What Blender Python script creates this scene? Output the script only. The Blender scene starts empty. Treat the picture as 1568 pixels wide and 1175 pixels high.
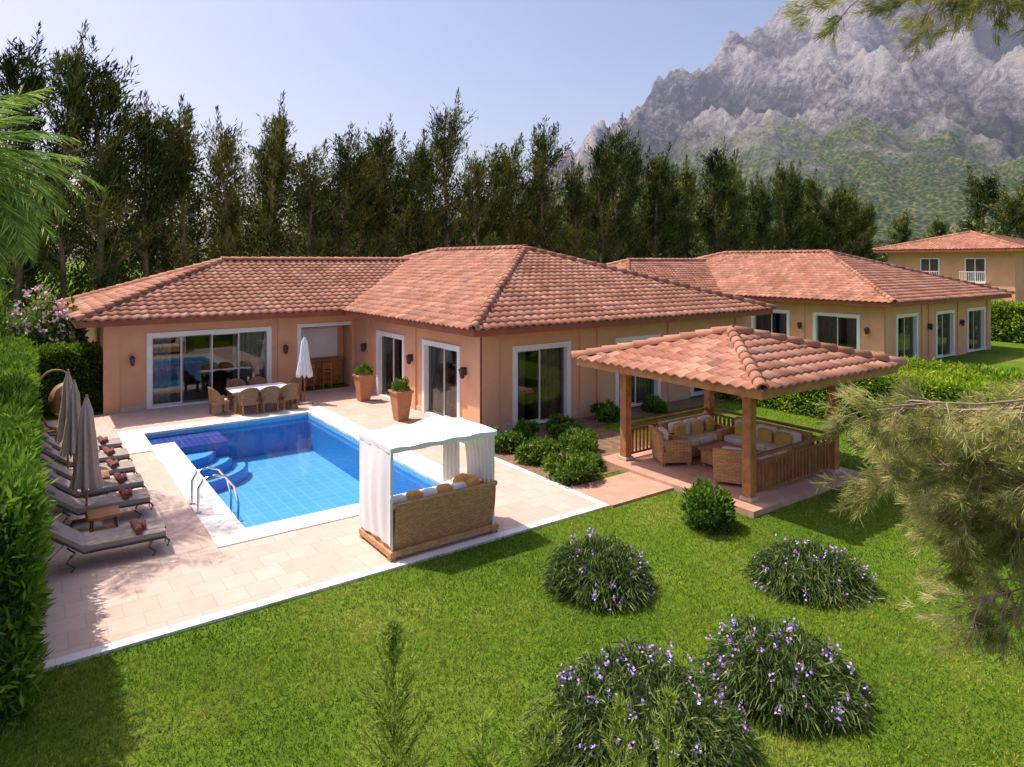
import bpy, bmesh, math, random
import numpy as np
from mathutils import Vector, Matrix, noise
rng=np.random.default_rng(7); random.seed(7)
R=math.radians
scene=bpy.context.scene
COL=scene.collection

# ---------------------------------------------------------------- materials
def new_mat(name):
    m=bpy.data.materials.new(name); m.use_nodes=True
    nt=m.node_tree; nt.nodes.clear()
    out=nt.nodes.new('ShaderNodeOutputMaterial')
    return m,nt,out
def N(nt,t,**kw):
    n=nt.nodes.new(t)
    for k,v in kw.items(): setattr(n,k,v)
    return n
def ramp(nt,fac,stops):
    r=N(nt,'ShaderNodeValToRGB'); e=r.color_ramp.elements
    while len(e)<len(stops): e.new(0.5)
    for i,(p,c) in enumerate(stops):
        e[i].position=p; e[i].color=(c[0],c[1],c[2],1)
    nt.links.new(fac,r.inputs[0]); return r.outputs[0]
def objco(nt):
    return N(nt,'ShaderNodeTexCoord').outputs['Object']
def noise_n(nt,co,scale,detail=6,rough=.6,dist=0):
    n=N(nt,'ShaderNodeTexNoise'); n.inputs['Scale'].default_value=scale
    n.inputs['Detail'].default_value=detail; n.inputs['Roughness'].default_value=rough
    n.inputs['Distortion'].default_value=dist
    nt.links.new(co,n.inputs['Vector']); return n.outputs['Fac']
def mix(nt,a,b,fac,mode='MIX'):
    m=N(nt,'ShaderNodeMix',data_type='RGBA',blend_type=mode)
    for s,v in ((6,a),(7,b),(0,fac)):
        if hasattr(v,'default_value') or hasattr(v,'is_linked'): nt.links.new(v,m.inputs[s])
        elif s==0: m.inputs[0].default_value=v
        else: m.inputs[s].default_value=(v[0],v[1],v[2],1)
    return m.outputs[2]
def madd(nt,a,mul,add):
    n=N(nt,'ShaderNodeMath',operation='MULTIPLY_ADD'); nt.links.new(a,n.inputs[0]); n.inputs[1].default_value=mul
    if hasattr(add,'is_linked'): nt.links.new(add,n.inputs[2])
    else: n.inputs[2].default_value=add
    return n.outputs[0]
def bump(nt,h,strength,dist):
    b=N(nt,'ShaderNodeBump'); b.inputs['Strength'].default_value=strength
    b.inputs['Distance'].default_value=dist; nt.links.new(h,b.inputs['Height']); return b.outputs[0]
def principled(nt,out,col,rough=.7,metal=0,normal=None,spec=.5):
    p=N(nt,'ShaderNodeBsdfPrincipled')
    if isinstance(col,tuple): p.inputs['Base Color'].default_value=(*col,1)
    else: nt.links.new(col,p.inputs['Base Color'])
    p.inputs['Roughness'].default_value=rough; p.inputs['Metallic'].default_value=metal
    p.inputs['Specular IOR Level'].default_value=spec
    if normal: nt.links.new(normal,p.inputs['Normal'])
    nt.links.new(p.outputs[0],out.inputs[0]); return p
def simple(name,c,rough=.7,var=.25,scale=3,bs=0,bsc=40,metal=0,spec=.4):
    m,nt,out=new_mat(name); co=objco(nt)
    f=noise_n(nt,co,scale)
    c1=tuple(x*(1-var) for x in c); c2=tuple(min(1,x*(1+var)) for x in c)
    col=ramp(nt,f,[(.3,c1),(.7,c2)])
    nb=bump(nt,noise_n(nt,co,bsc,3),bs,.02) if bs else None
    principled(nt,out,col,rough,metal,nb,spec); return m
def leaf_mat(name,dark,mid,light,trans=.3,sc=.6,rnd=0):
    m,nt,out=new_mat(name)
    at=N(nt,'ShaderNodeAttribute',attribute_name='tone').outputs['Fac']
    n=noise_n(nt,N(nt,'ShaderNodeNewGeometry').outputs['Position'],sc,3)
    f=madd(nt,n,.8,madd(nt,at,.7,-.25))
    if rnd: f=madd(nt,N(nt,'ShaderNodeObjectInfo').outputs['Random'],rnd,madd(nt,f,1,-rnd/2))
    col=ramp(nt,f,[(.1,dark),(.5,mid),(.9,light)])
    d=N(nt,'ShaderNodeBsdfDiffuse'); nt.links.new(col,d.inputs[0])
    if trans:
        t=N(nt,'ShaderNodeBsdfTranslucent'); nt.links.new(col,t.inputs[0])
        ms=N(nt,'ShaderNodeMixShader'); ms.inputs[0].default_value=trans
        nt.links.new(d.outputs[0],ms.inputs[1]); nt.links.new(t.outputs[0],ms.inputs[2])
        nt.links.new(ms.outputs[0],out.inputs[0])
    else: nt.links.new(d.outputs[0],out.inputs[0])
    return m

M={}
m,nt,out=new_mat('stucco'); co=objco(nt)
c=ramp(nt,noise_n(nt,co,.6,8,.65),[(.3,(.67,.345,.20)),(.7,(.78,.43,.265))])
principled(nt,out,c,.9,0,bump(nt,noise_n(nt,co,60,3),.25,.01),.2); M['stucco']=m
M['plinth']=simple('plinth_stone',(.60,.46,.36),.8,.15,4)
M['white']=simple('white_trim',(.84,.82,.81),.5,.04,5)
M['sash']=simple('sash_frame',(.66,.60,.56),.4,.05,5)
M['fascia']=simple('fascia_paint',(.30,.085,.045),.6,.2,2)
M['soffit']=simple('soffit_wood',(.28,.13,.07),.7,.2,4)
M['wood']=simple('stained_wood',(.42,.18,.065),.55,.35,5,.3,60)
M['woodd']=simple('railing_wood',(.28,.12,.045),.6,.3,5)
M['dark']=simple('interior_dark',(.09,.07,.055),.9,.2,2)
M['curtain']=simple('curtain_cloth',(.45,.40,.37),.9,.15,6)
M['canvas']=simple('white_canvas',(.84,.83,.84),.8,.03,3)
M['taupe']=simple('taupe_canvas',(.48,.38,.31),.85,.12,5)
M['cushd']=simple('lounger_cushion',(.33,.28,.25),.9,.12,5)
M['cream']=simple('cream_cushion',(.78,.68,.56),.9,.06,5)
M['orange']=simple('orange_cushion',(.80,.38,.12),.9,.12,8)
M['yellow']=simple('ochre_cushion',(.60,.40,.12),.9,.12,8)
M['maroon']=simple('rolled_towel',(.19,.07,.055),.95,.3,20)
M['iron']=simple('wrought_iron',(.06,.045,.04),.5,.1,5)
M['chrome']=simple('polished_steel',(.8,.8,.8),.18,.02,5,metal=1)
M['terra']=simple('terracotta',(.46,.21,.10),.75,.15,6)
M['soil']=simple('soil',(.22,.13,.08),1,.4,5,.8,20)
M['bark']=simple('bark',(.24,.17,.12),.95,.4,6,.6,20)
M['pbark']=simple('pine_bark',(.36,.26,.20),.95,.4,8,.6,30)
M['screen']=simple('roller_shutter',(.8,.8,.8),.5,.03,3)
M['bldg']=simple('weathered_render',(.50,.45,.40),.85,.2,.4)
def wicker(name,c):
    m,nt,out=new_mat(name); co=objco(nt)
    w1=N(nt,'ShaderNodeTexBrick'); w1.inputs['Scale'].default_value=1
    w1.inputs['Brick Width'].default_value=.06; w1.inputs['Row Height'].default_value=.028; w1.inputs['Mortar Size'].default_value=.003
    mp=N(nt,'ShaderNodeCombineXYZ'); sp=N(nt,'ShaderNodeSeparateXYZ'); nt.links.new(co,sp.inputs[0])
    a=N(nt,'ShaderNodeMath',operation='ADD'); nt.links.new(sp.outputs[0],a.inputs[0]); nt.links.new(sp.outputs[1],a.inputs[1])
    nt.links.new(a.outputs[0],mp.inputs[0]); nt.links.new(sp.outputs[2],mp.inputs[1]); nt.links.new(mp.outputs[0],w1.inputs['Vector'])
    w1.inputs['Color1'].default_value=(*c,1); w1.inputs['Color2'].default_value=(*[x*.65 for x in c],1); w1.inputs['Mortar'].default_value=(*[x*.35 for x in c],1)
    principled(nt,out,w1.outputs[0],.6,0,bump(nt,w1.outputs['Fac'],-.5,.01)); return m
M['wicker']=wicker('wicker',(.70,.38,.17))
M['wickero']=wicker('wicker_amber',(.42,.22,.10))
m,nt,out=new_mat('roof_tile'); co=objco(nt)
at=N(nt,'ShaderNodeAttribute',attribute_name='tone').outputs['Fac']
c1=ramp(nt,at,[(0,(.40,.175,.11)),(.5,(.48,.22,.145)),(.85,(.57,.30,.21)),(1,(.30,.145,.10))])
c2=ramp(nt,noise_n(nt,co,.7,8,.7),[(.35,(.68,.63,.58)),(.6,(1,1,1))])
c=mix(nt,c1,c2,1.0,'MULTIPLY')
principled(nt,out,c,.8,0,bump(nt,noise_n(nt,co,30,4),.2,.01),.3); M['tile']=m
def brickmat(name,ca,cb,mort,w,h,ms,rough=.7,sc=1,off=.5,bstr=.2,big=1.2,lo=.86):
    m,nt,out=new_mat(name); co=objco(nt)
    b=N(nt,'ShaderNodeTexBrick'); b.offset=off
    for k,v in (('Scale',sc),('Brick Width',w),('Row Height',h),('Mortar Size',ms),('Bias',0)): b.inputs[k].default_value=v
    b.inputs['Color1'].default_value=(*ca,1); b.inputs['Color2'].default_value=(*cb,1); b.inputs['Mortar'].default_value=(*mort,1)
    nt.links.new(co,b.inputs['Vector'])
    v=ramp(nt,noise_n(nt,co,big,8,.7),[(.3,(lo,lo-.02,lo-.04)),(.7,(1,1,1))])
    c=mix(nt,b.outputs[0],v,1.0,'MULTIPLY')
    principled(nt,out,c,rough,0,bump(nt,b.outputs['Fac'],-bstr,.005)); return m
M['patio']=brickmat('travertine_paving',(.585,.43,.355),(.65,.50,.42),(.50,.38,.32),.45,.45,.009,.7,big=2.5,lo=.88)
M['coping']=brickmat('pool_coping_stone',(.78,.74,.71),(.83,.80,.77),(.62,.58,.54),.6,.6,.006,.6)
M['deckt']=brickmat('terracotta_paving',(.52,.29,.20),(.59,.35,.26),(.42,.3,.24),.3,.3,.01,.8)
M['pooltile']=brickmat('pool_tile',(.11,.42,.74),(.12,.44,.76),(.24,.56,.84),.33,.33,.010,.4,off=0,bstr=0,big=.4,lo=.92)
m,nt,out=new_mat('pool_wall_tile'); principled(nt,out,(.015,.25,.62),.4); M['poolwall']=m
M['mosaic']=brickmat('cobalt_mosaic',(.006,.02,.24),(.012,.04,.32),(.12,.17,.5),.15,.15,.010,.4,off=0,big=3)
M['stepm']=simple('pool_step_tile',(.11,.44,.76),.4,.05,3)
m,nt,out=new_mat('pool_water'); co=objco(nt)
nb=bump(nt,noise_n(nt,co,2.2,3,.5,.5),.12,.05)
t=N(nt,'ShaderNodeBsdfTransparent'); t.inputs[0].default_value=(.90,.985,1,1)
g=N(nt,'ShaderNodeBsdfGlossy'); g.inputs['Roughness'].default_value=.02; nt.links.new(nb,g.inputs['Normal'])
fr=N(nt,'ShaderNodeFresnel'); fr.inputs[0].default_value=1.33; nt.links.new(nb,fr.inputs['Normal'])
ms=N(nt,'ShaderNodeMixShader'); nt.links.new(fr.outputs[0],ms.inputs[0]); nt.links.new(t.outputs[0],ms.inputs[1]); nt.links.new(g.outputs[0],ms.inputs[2])
nt.links.new(ms.outputs[0],out.inputs[0]); M['water']=m
m,nt,out=new_mat('window_glass')
t=N(nt,'ShaderNodeBsdfTransparent'); t.inputs[0].default_value=(.72,.74,.74,1)
g=N(nt,'ShaderNodeBsdfGlossy'); g.inputs['Roughness'].default_value=.01
fr=N(nt,'ShaderNodeFresnel'); fr.inputs[0].default_value=1.9
ms=N(nt,'ShaderNodeMixShader'); nt.links.new(fr.outputs[0],ms.inputs[0]); nt.links.new(t.outputs[0],ms.inputs[1]); nt.links.new(g.outputs[0],ms.inputs[2])
nt.links.new(ms.outputs[0],out.inputs[0]); M['glass']=m
m,nt,out=new_mat('lawn_ground'); co=objco(nt)
f1=noise_n(nt,co,.35,7,.7); f2=noise_n(nt,co,9,6,.75)
c1=ramp(nt,f1,[(.3,(.08,.165,.014)),(.52,(.15,.245,.022)),(.7,(.27,.31,.06))])
c2=ramp(nt,f2,[(.3,(.45,.5,.45)),(.65,(1.1,1.1,1))])
c=mix(nt,c1,c2,1.0,'MULTIPLY')
principled(nt,out,c,.95,0,bump(nt,noise_n(nt,co,25,5,.8),.8,.05),.1); M['lawn']=m
M['grass']=leaf_mat('grass_blades',(.05,.125,.010),(.18,.285,.022),(.43,.44,.09),.35,.38)
M['cas']=leaf_mat('casuarina_foliage',(.020,.040,.014),(.08,.11,.03),(.25,.26,.065),0,.22,.3)
M['hill']=leaf_mat('scrub_foliage',(.045,.08,.025),(.12,.165,.045),(.26,.29,.09),0,.15)
M['hedge']=leaf_mat('hedge_foliage',(.06,.15,.012),(.27,.41,.025),(.54,.62,.07),.4,.9)
M['hedged']=leaf_mat('cypress_hedge_foliage',(.02,.075,.01),(.11,.22,.025),(.30,.43,.05),.35,1.3)
M['shrub']=leaf_mat('shrub_foliage',(.05,.11,.02),(.14,.25,.03),(.30,.40,.08),.35,2)
M['lili']=leaf_mat('lily_leaves',(.018,.05,.012),(.10,.155,.04),(.30,.36,.13),.22,3)
M['palm']=leaf_mat('palm_leaflets',(.08,.16,.04),(.20,.34,.06),(.42,.52,.15),.45,1)
M['pine']=leaf_mat('pine_needles',(.12,.15,.04),(.38,.39,.13),(.70,.64,.28),.4,2.2)
M['sap']=leaf_mat('young_cypress_foliage',(.12,.20,.03),(.28,.38,.06),(.46,.55,.12),.45,3)
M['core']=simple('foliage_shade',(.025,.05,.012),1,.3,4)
M['purple']=simple('purple_petals',(.48,.30,.74),.8,.15,5)
M['pinkfl']=simple('oleander_petals',(.86,.60,.66),.8,.15,5)
# mountain
m,nt,out=new_mat('mountain_rock_hazed')
geo=N(nt,'ShaderNodeNewGeometry'); pos=geo.outputs['Position']
sp=N(nt,'ShaderNodeSeparateXYZ'); nt.links.new(pos,sp.inputs[0])
at=N(nt,'ShaderNodeAttribute',attribute_name='tone').outputs['Fac']
n1=noise_n(nt,pos,.012,12,.75,.4); n2=noise_n(nt,pos,.0025,8,.7); n4=noise_n(nt,pos,.03,10,.8,.8)
rf=madd(nt,n4,1.9,madd(nt,n1,1.3,madd(nt,at,.75,-1.50)))  # tone puts ridge light and gully shade into the rock colour
rock=ramp(nt,rf,[(.18,(.06,.075,.055)),(.38,(.16,.16,.15)),(.56,(.33,.315,.305)),(.85,(.68,.64,.60))])
vo=N(nt,'ShaderNodeTexVoronoi'); vo.inputs['Scale'].default_value=.13; nt.links.new(pos,vo.inputs['Vector'])
gcol=ramp(nt,vo.outputs['Distance'],[(.1,(.05,.11,.025)),(.5,(.12,.20,.045)),(.8,(.34,.36,.16))])
g2=ramp(nt,n1,[(.38,(.5,.6,.5)),(.6,(1.2,1.1,1))])
gcol=mix(nt,gcol,g2,1.0,'MULTIPLY')
h3=madd(nt,n1,-620,madd(nt,n2,-600,sp.outputs[2]))
mr=N(nt,'ShaderNodeMapRange'); nt.links.new(h3,mr.inputs[0]); mr.inputs[1].default_value=-385; mr.inputs[2].default_value=-265
c=mix(nt,gcol,rock,mr.outputs[0])
d=N(nt,'ShaderNodeBsdfDiffuse'); nt.links.new(c,d.inputs[0])
nt.links.new(bump(nt,madd(nt,n4,.4,n1),1,75),d.inputs['Normal'])
em=N(nt,'ShaderNodeEmission'); em.inputs[0].default_value=(.56,.55,.80,1); em.inputs[1].default_value=1.0  # aerial haze painted in as a bluish glow, stronger with height
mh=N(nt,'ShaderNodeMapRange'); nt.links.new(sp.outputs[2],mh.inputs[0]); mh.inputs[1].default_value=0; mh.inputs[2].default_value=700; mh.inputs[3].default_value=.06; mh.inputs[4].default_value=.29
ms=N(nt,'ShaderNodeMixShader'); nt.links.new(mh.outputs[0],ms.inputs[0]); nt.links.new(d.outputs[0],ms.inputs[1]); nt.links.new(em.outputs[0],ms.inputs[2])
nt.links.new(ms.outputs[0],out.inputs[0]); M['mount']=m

# ---------------------------------------------------------------- mesh builders
def link(ob,parent=None):
    COL.objects.link(ob)
    if parent: ob.parent=parent
    return ob
def empty(name,loc=(0,0,0),rz=0):
    e=bpy.data.objects.new(name,None); e.location=loc; e.rotation_euler=(0,0,rz); e.empty_display_size=.3
    return link(e)
class MB:
    def __init__(s): s.v=[];s.f=[];s.m=[];s.mats=[];s.M=Matrix.Identity(4)
    def mi(s,k):
        if k not in s.mats: s.mats.append(k)
        return s.mats.index(k)
    def add(s,vs,fs,k):
        o=len(s.v); s.v+=[tuple(s.M@Vector(v)) for v in vs]; i=s.mi(k)
        for f in fs: s.f.append(tuple(o+a for a in f)); s.m.append(i)
    def box(s,x0,x1,y0,y1,z0,z1,k):
        s.add([(x0,y0,z0),(x1,y0,z0),(x1,y1,z0),(x0,y1,z0),(x0,y0,z1),(x1,y0,z1),(x1,y1,z1),(x0,y1,z1)],
          [(0,3,2,1),(4,5,6,7),(0,1,5,4),(1,2,6,5),(2,3,7,6),(3,0,4,7)],k)
    def frus(s,cx,cy,a,b,z0,z1,k):
        s.add([(cx-a,cy-a,z0),(cx+a,cy-a,z0),(cx+a,cy+a,z0),(cx-a,cy+a,z0),(cx-b,cy-b,z1),(cx+b,cy-b,z1),(cx+b,cy+b,z1),(cx-b,cy+b,z1)],
          [(0,3,2,1),(4,5,6,7),(0,1,5,4),(1,2,6,5),(2,3,7,6),(3,0,4,7)],k)
    def tube(s,pts,rad,k,n=8):
        V,F=tube(pts,rad,n); s.add(V.tolist(),F.tolist(),k)
        s.add(V[:n].tolist(),[tuple(range(n))[::-1]],k); s.add(V[-n:].tolist(),[tuple(range(n))],k)
    def superq(s,c,sz,k,e=.35,rz=0,ry=0,nu=16,nv=8):
        vs=[];fs=[]
        def p(x): return math.copysign(abs(x)**e,x)
        Mt=Matrix.Translation(c)@Matrix.Rotation(rz,4,'Z')@Matrix.Rotation(ry,4,'Y')
        for j in range(nv+1):
            ph=-math.pi/2+math.pi*j/nv
            for i in range(nu):
                th=2*math.pi*i/nu
                vs.append(tuple(Mt@Vector((sz[0]*p(math.cos(ph))*p(math.cos(th)),sz[1]*p(math.cos(ph))*p(math.sin(th)),sz[2]*p(math.sin(ph))))))
        for j in range(nv):
            for i in range(nu):
                a=j*nu+i;b=j*nu+(i+1)%nu; fs.append((a,b,b+nu,a+nu))
        s.add(vs,fs,k)
    def grid(s,fn,nu,nv,k):
        vs=[fn(i/nu,j/nv) for j in range(nv+1) for i in range(nu+1)]
        fs=[(j*(nu+1)+i,j*(nu+1)+i+1,(j+1)*(nu+1)+i+1,(j+1)*(nu+1)+i) for j in range(nv) for i in range(nu)]
        s.add(vs,fs,k)
    def build(s,name,parent=None,smooth=False,loc=None,bevel=0):
        me=bpy.data.meshes.new(name); me.from_pydata(s.v,[],s.f)
        for k in s.mats: me.materials.append(M[k])
        me.polygons.foreach_set('material_index',s.m)
        if smooth: me.shade_smooth()
        me.update()
        ob=bpy.data.objects.new(name,me)
        if loc: ob.location=loc
        if bevel:
            b=ob.modifiers.new('bevel','BEVEL'); b.width=bevel; b.segments=2; b.limit_method='ANGLE'
        return link(ob,parent)
def tube(pts,rad,n=8):
    P=np.array(pts,float); r=np.broadcast_to(np.array(rad,float),(len(P),))
    T=np.gradient(P,axis=0); T/=np.linalg.norm(T,axis=1)[:,None]+1e-9
    V=[]
    ref=np.array([0,0,1.]) if abs(T[0][2])<.9 else np.array([1.,0,0])
    for i in range(len(P)):
        a=np.cross(T[i],ref); a/=np.linalg.norm(a)+1e-9; b=np.cross(a,T[i])
        th=np.linspace(0,2*np.pi,n,endpoint=False)
        V.append(P[i]+r[i]*(np.cos(th)[:,None]*a+np.sin(th)[:,None]*b))
    V=np.concatenate(V); F=[]
    for j in range(len(P)-1):
        for i in range(n):
            F.append((j*n+i,j*n+(i+1)%n,(j+1)*n+(i+1)%n,(j+1)*n+i))
    return V,np.array(F)
class Cloud:
    def __init__(s): s.V=[];s.F=[];s.T=[];s.I=[];s.mats=[];s.n=0
    def add(s,V,F,T,k):
        if k not in s.mats: s.mats.append(k)
        s.V.append(V); s.F.append(F+s.n); s.T.append(np.broadcast_to(T,(len(V),))); s.I.append(np.full(len(F),s.mats.index(k))); s.n+=len(V)
    def tube(s,pts,rad,k,n=6):
        V,F=tube(pts,rad,n); s.add(V,F,.5,k)
    def blades(s,P,D,L,W,T,k,mid=.5):
        n=len(P); D=D/(np.linalg.norm(D,axis=1)[:,None]+1e-9)
        Rn=rng.normal(size=(n,3)); S=np.cross(D,Rn); S/=np.linalg.norm(S,axis=1)[:,None]+1e-9
        L=np.broadcast_to(L,(n,))[:,None]; W=np.broadcast_to(W,(n,))[:,None]; T=np.broadcast_to(T,(n,))
        V=np.stack([P,P+D*L*mid+S*W/2,P+D*L,P+D*L*mid-S*W/2],1).reshape(-1,3)
        F=np.arange(4*n).reshape(n,4); s.add(V,F,np.repeat(T,4),k)
    def mesh(s,name):
        V=np.concatenate(s.V);F=np.concatenate(s.F);T=np.concatenate(s.T);I=np.concatenate(s.I)
        me=bpy.data.meshes.new(name); me.vertices.add(len(V)); me.vertices.foreach_set('co',V.astype(np.float32).ravel())
        me.loops.add(len(F)*4); me.loops.foreach_set('vertex_index',F.astype(np.int32).ravel())
        me.polygons.add(len(F)); me.polygons.foreach_set('loop_start',np.arange(0,len(F)*4,4,dtype=np.int32))
        for k in s.mats: me.materials.append(M[k])
        me.polygons.foreach_set('material_index',I.astype(np.int32))
        me.update(calc_edges=True)
        a=me.attributes.new('tone','FLOAT','POINT'); a.data.foreach_set('value',T.astype(np.float32))
        return me
    def build(s,name,parent=None,loc=(0,0,0)):
        ob=bpy.data.objects.new(name,s.mesh(name)); ob.location=loc; return link(ob,parent)

def sheet(name,xs,ys,pred,z,k,skirt=None,parent=None):
    mb=MB()
    for i in range(len(xs)-1):
        for j in range(len(ys)-1):
            cx=(xs[i]+xs[i+1])/2; cy=(ys[j]+ys[j+1])/2
            if not pred(cx,cy): continue
            x0,x1,y0,y1=xs[i],xs[i+1],ys[j],ys[j+1]
            mb.add([(x0,y0,z),(x1,y0,z),(x1,y1,z),(x0,y1,z)],[(0,1,2,3)],k)
            if skirt is not None:
                def out_(di,dj):
                    a,b=i+di,j+dj
                    if a<0 or b<0 or a>=len(xs)-1 or b>=len(ys)-1: return True
                    return not pred((xs[a]+xs[a+1])/2,(ys[b]+ys[b+1])/2)
                if out_(0,-1): mb.add([(x0,y0,skirt),(x1,y0,skirt),(x1,y0,z),(x0,y0,z)],[(0,1,2,3)],k)
                if out_(0,1): mb.add([(x1,y1,skirt),(x0,y1,skirt),(x0,y1,z),(x1,y1,z)],[(0,1,2,3)],k)
                if out_(-1,0): mb.add([(x0,y1,skirt),(x0,y0,skirt),(x0,y0,z),(x0,y1,z)],[(0,1,2,3)],k)
                if out_(1,0): mb.add([(x1,y0,skirt),(x1,y1,skirt),(x1,y1,z),(x1,y0,z)],[(0,1,2,3)],k)
    return mb.build(name,parent)

# ---------------------------------------------------------------- ground, patio, pool
def inpool(x,y): return (3.3<x<7.5 and 13.05<y<21.9) or (2.75<x<3.31 and 20.4<y<21.9)
def incop(x,y): return ((2.7<x<8.15 and 12.45<y<22.55) or (2.15<x<2.71 and 19.8<y<22.55)) and not inpool(x,y)
sheet('lawn_ground',[-6000,2.75,3.3,7.5,6000],[-3000,13.05,20.4,21.9,6000],lambda x,y: not inpool(x,y),0,'lawn')
YS=[10.18,12.45,13.05,16.2,19.8,20.4,21.9,22.55,25.5]
def inpat(x,y): return .0<x<(9.5 if y<16.2 else 10.6) and 10<y<25.5 and not inpool(x,y) and not incop(x,y)
XS=[.0,2.15,2.7,2.75,3.3,7.5,8.15,9.5,10.6]
sheet('patio',XS,YS,inpat,.04,'patio',0)
sheet('patio_edging',[.0,9.5,9.65],[10.0,10.18,16.2],lambda x,y: y<10.18 or x>9.5,.044,'coping',0)
pool=empty('swimming_pool')
sheet('coping',[2.15,2.7,2.75,3.3,7.5,8.15],[12.45,13.05,19.8,20.4,21.9,22.55],incop,.06,'coping',0.0,pool)
mb=MB(); D=-1.1
mb.add([(3.3,13.05,D),(7.5,13.05,D),(7.5,21.9,D),(3.3,21.9,D)],[(0,1,2,3)],'pooltile')
def pw(x0,y0,x1,y1):
    mb.add([(x0,y0,D),(x1,y1,D),(x1,y1,-.12),(x0,y0,-.12)],[(0,1,2,3)],'poolwall')
    mb.add([(x0,y0,-.12),(x1,y1,-.12),(x1,y1,0),(x0,y0,0)],[(0,1,2,3)],'pooltile')
pw(3.3,13.05,7.5,13.05); pw(7.5,13.05,7.5,21.9); pw(7.5,21.9,2.75,21.9); pw(2.75,21.9,2.75,20.4); pw(2.75,20.4,3.3,20.4); pw(3.3,20.4,3.3,13.05)
mb.box(2.752,4.7,20.402,21.898,D+.002,-.13,'mosaic')
mb.build('basin',pool)
mb=MB()
for r,z in ((2.0,-.8),(1.55,-.55),(1.1,-.33)):
    c=(3.302,20.40); n=24
    ring=[(c[0]+r*math.sin(a)*.95,c[1]-r*math.cos(a)*.75) for a in [math.pi/2*i/n for i in range(n+1)]]
    vs=[(c[0],c[1],z)]+[(x,y,z) for x,y in ring]+[(x,y,D+.001) for x,y in ring]
    mb.add(vs,[(0,i+1,i+2) for i in range(n)],'stepm')
    mb.add(vs,[(i+1+n+1,i+2+n+1,i+2,i+1) for i in range(n)],'poolwall')
    ri=[(c[0]+(r-.08)*math.sin(a)*.95,c[1]-(r-.08)*math.cos(a)*.75) for a in [math.pi/2*i/n for i in range(n+1)]]
    mb.add([(x,y,z+.003) for x,y in ring]+[(x,y,z+.003) for x,y in ri],[(i,i+1,i+n+2,i+n+1) for i in range(n)],'mosaic')
mb.build('steps',pool)
mb=MB(); z=-.1
mb.add([(3.3,13.05,z),(7.5,13.05,z),(7.5,21.9,z),(3.3,21.9,z),(3.3,20.4,z),(2.75,20.4,z),(2.75,21.9,z)],[(0,1,2,4),(2,3,4),(4,3,6,5)],'water')
mb.build('water',pool)
for y in (14.35,14.95):
    mb=MB()
    pts=[(2.75,y,.05),(2.75,y,.55),(2.85,y,.72),(3.05,y,.76),(3.25,y,.68),(3.42,y,.45),(3.5,y,.1),(3.5,y,-.7)]
    mb.tube(pts,.024,'chrome',8); mb.tube([(2.75,y,.058),(2.75,y,.075)],.06,'chrome',12)
    mb.build('handrail',pool,smooth=True)
mb=MB()
mb.box(3.45,3.6,14.37,14.93,-.3,-.27,'chrome'); mb.box(3.45,3.6,14.37,14.93,-.55,-.52,'chrome')
mb.build('ladder_tread',pool)

# ---------------------------------------------------------------- tiled roofs
def tile_plane(bm_all,P0,e,m,L,S,slope,cutL=True,cutR=True,tw=.29,tl=.37):
    P0=np.array(P0,float); e=np.array(e,float); m=np.array(m,float)
    s3=m+np.array([0,0,slope]); ln=np.linalg.norm(s3); s3/=ln
    nr=np.cross(e,s3); nr=nr if nr[2]>0 else -nr
    SL=S*ln; nc=int(math.ceil(L/tw)); nrw=int(math.ceil(SL/tl))
    V=[];F=[];T=[];c=0
    q=np.linspace(0,1,7); prof=.055*(.5+.5*np.cos(2*np.pi*q))**.8
    for j in range(nrw):
        inset=(j*tl)/ln
        for i in range(nc):
            a=i*tw
            if cutL and a+tw<inset-.1: continue
            if cutR and a>L-inset+.1: continue
            jx=random.uniform(-.006,.006); jz=random.uniform(-.005,.005)
            xs=a+q*tw
            lo=P0+xs[:,None]*e+(j*tl-.03+jx)*s3+(prof+.036+jz)[:,None]*nr
            hi=P0+xs[:,None]*e+((j+1)*tl)*s3+(prof*.85+.006+jz*.3)[:,None]*nr
            lp=P0+xs[:,None]*e+(j*tl-.03+jx)*s3+(prof-.0)[:,None]*nr
            V.append(np.concatenate([lp,lo,hi]))
            for t in range(6):
                F.append((c+t,c+t+1,c+7+t+1,c+7+t)); F.append((c+7+t,c+8+t,c+15+t,c+14+t))
            T+= [random.random()]*21; c+=21
    cl=Cloud(); cl.add(np.concatenate(V),np.array(F),np.array(T),'tile')
    me=cl.mesh('tmp'); bm=bmesh.new(); bm.from_mesh(me)
    def cut(co,no): bmesh.ops.bisect_plane(bm,geom=bm.verts[:]+bm.edges[:]+bm.faces[:],plane_co=co,plane_no=no,clear_outer=True)
    if cutL: cut(Vector(P0),Vector(-(e-m)))
    if cutR: cut(Vector(P0+e*L),Vector(-(-e-m)))
    cut(Vector(P0+m*S),Vector(m))
    bm.to_mesh(me); bm.free(); bm_all.from_mesh(me); bpy.data.meshes.remove(me)
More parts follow.
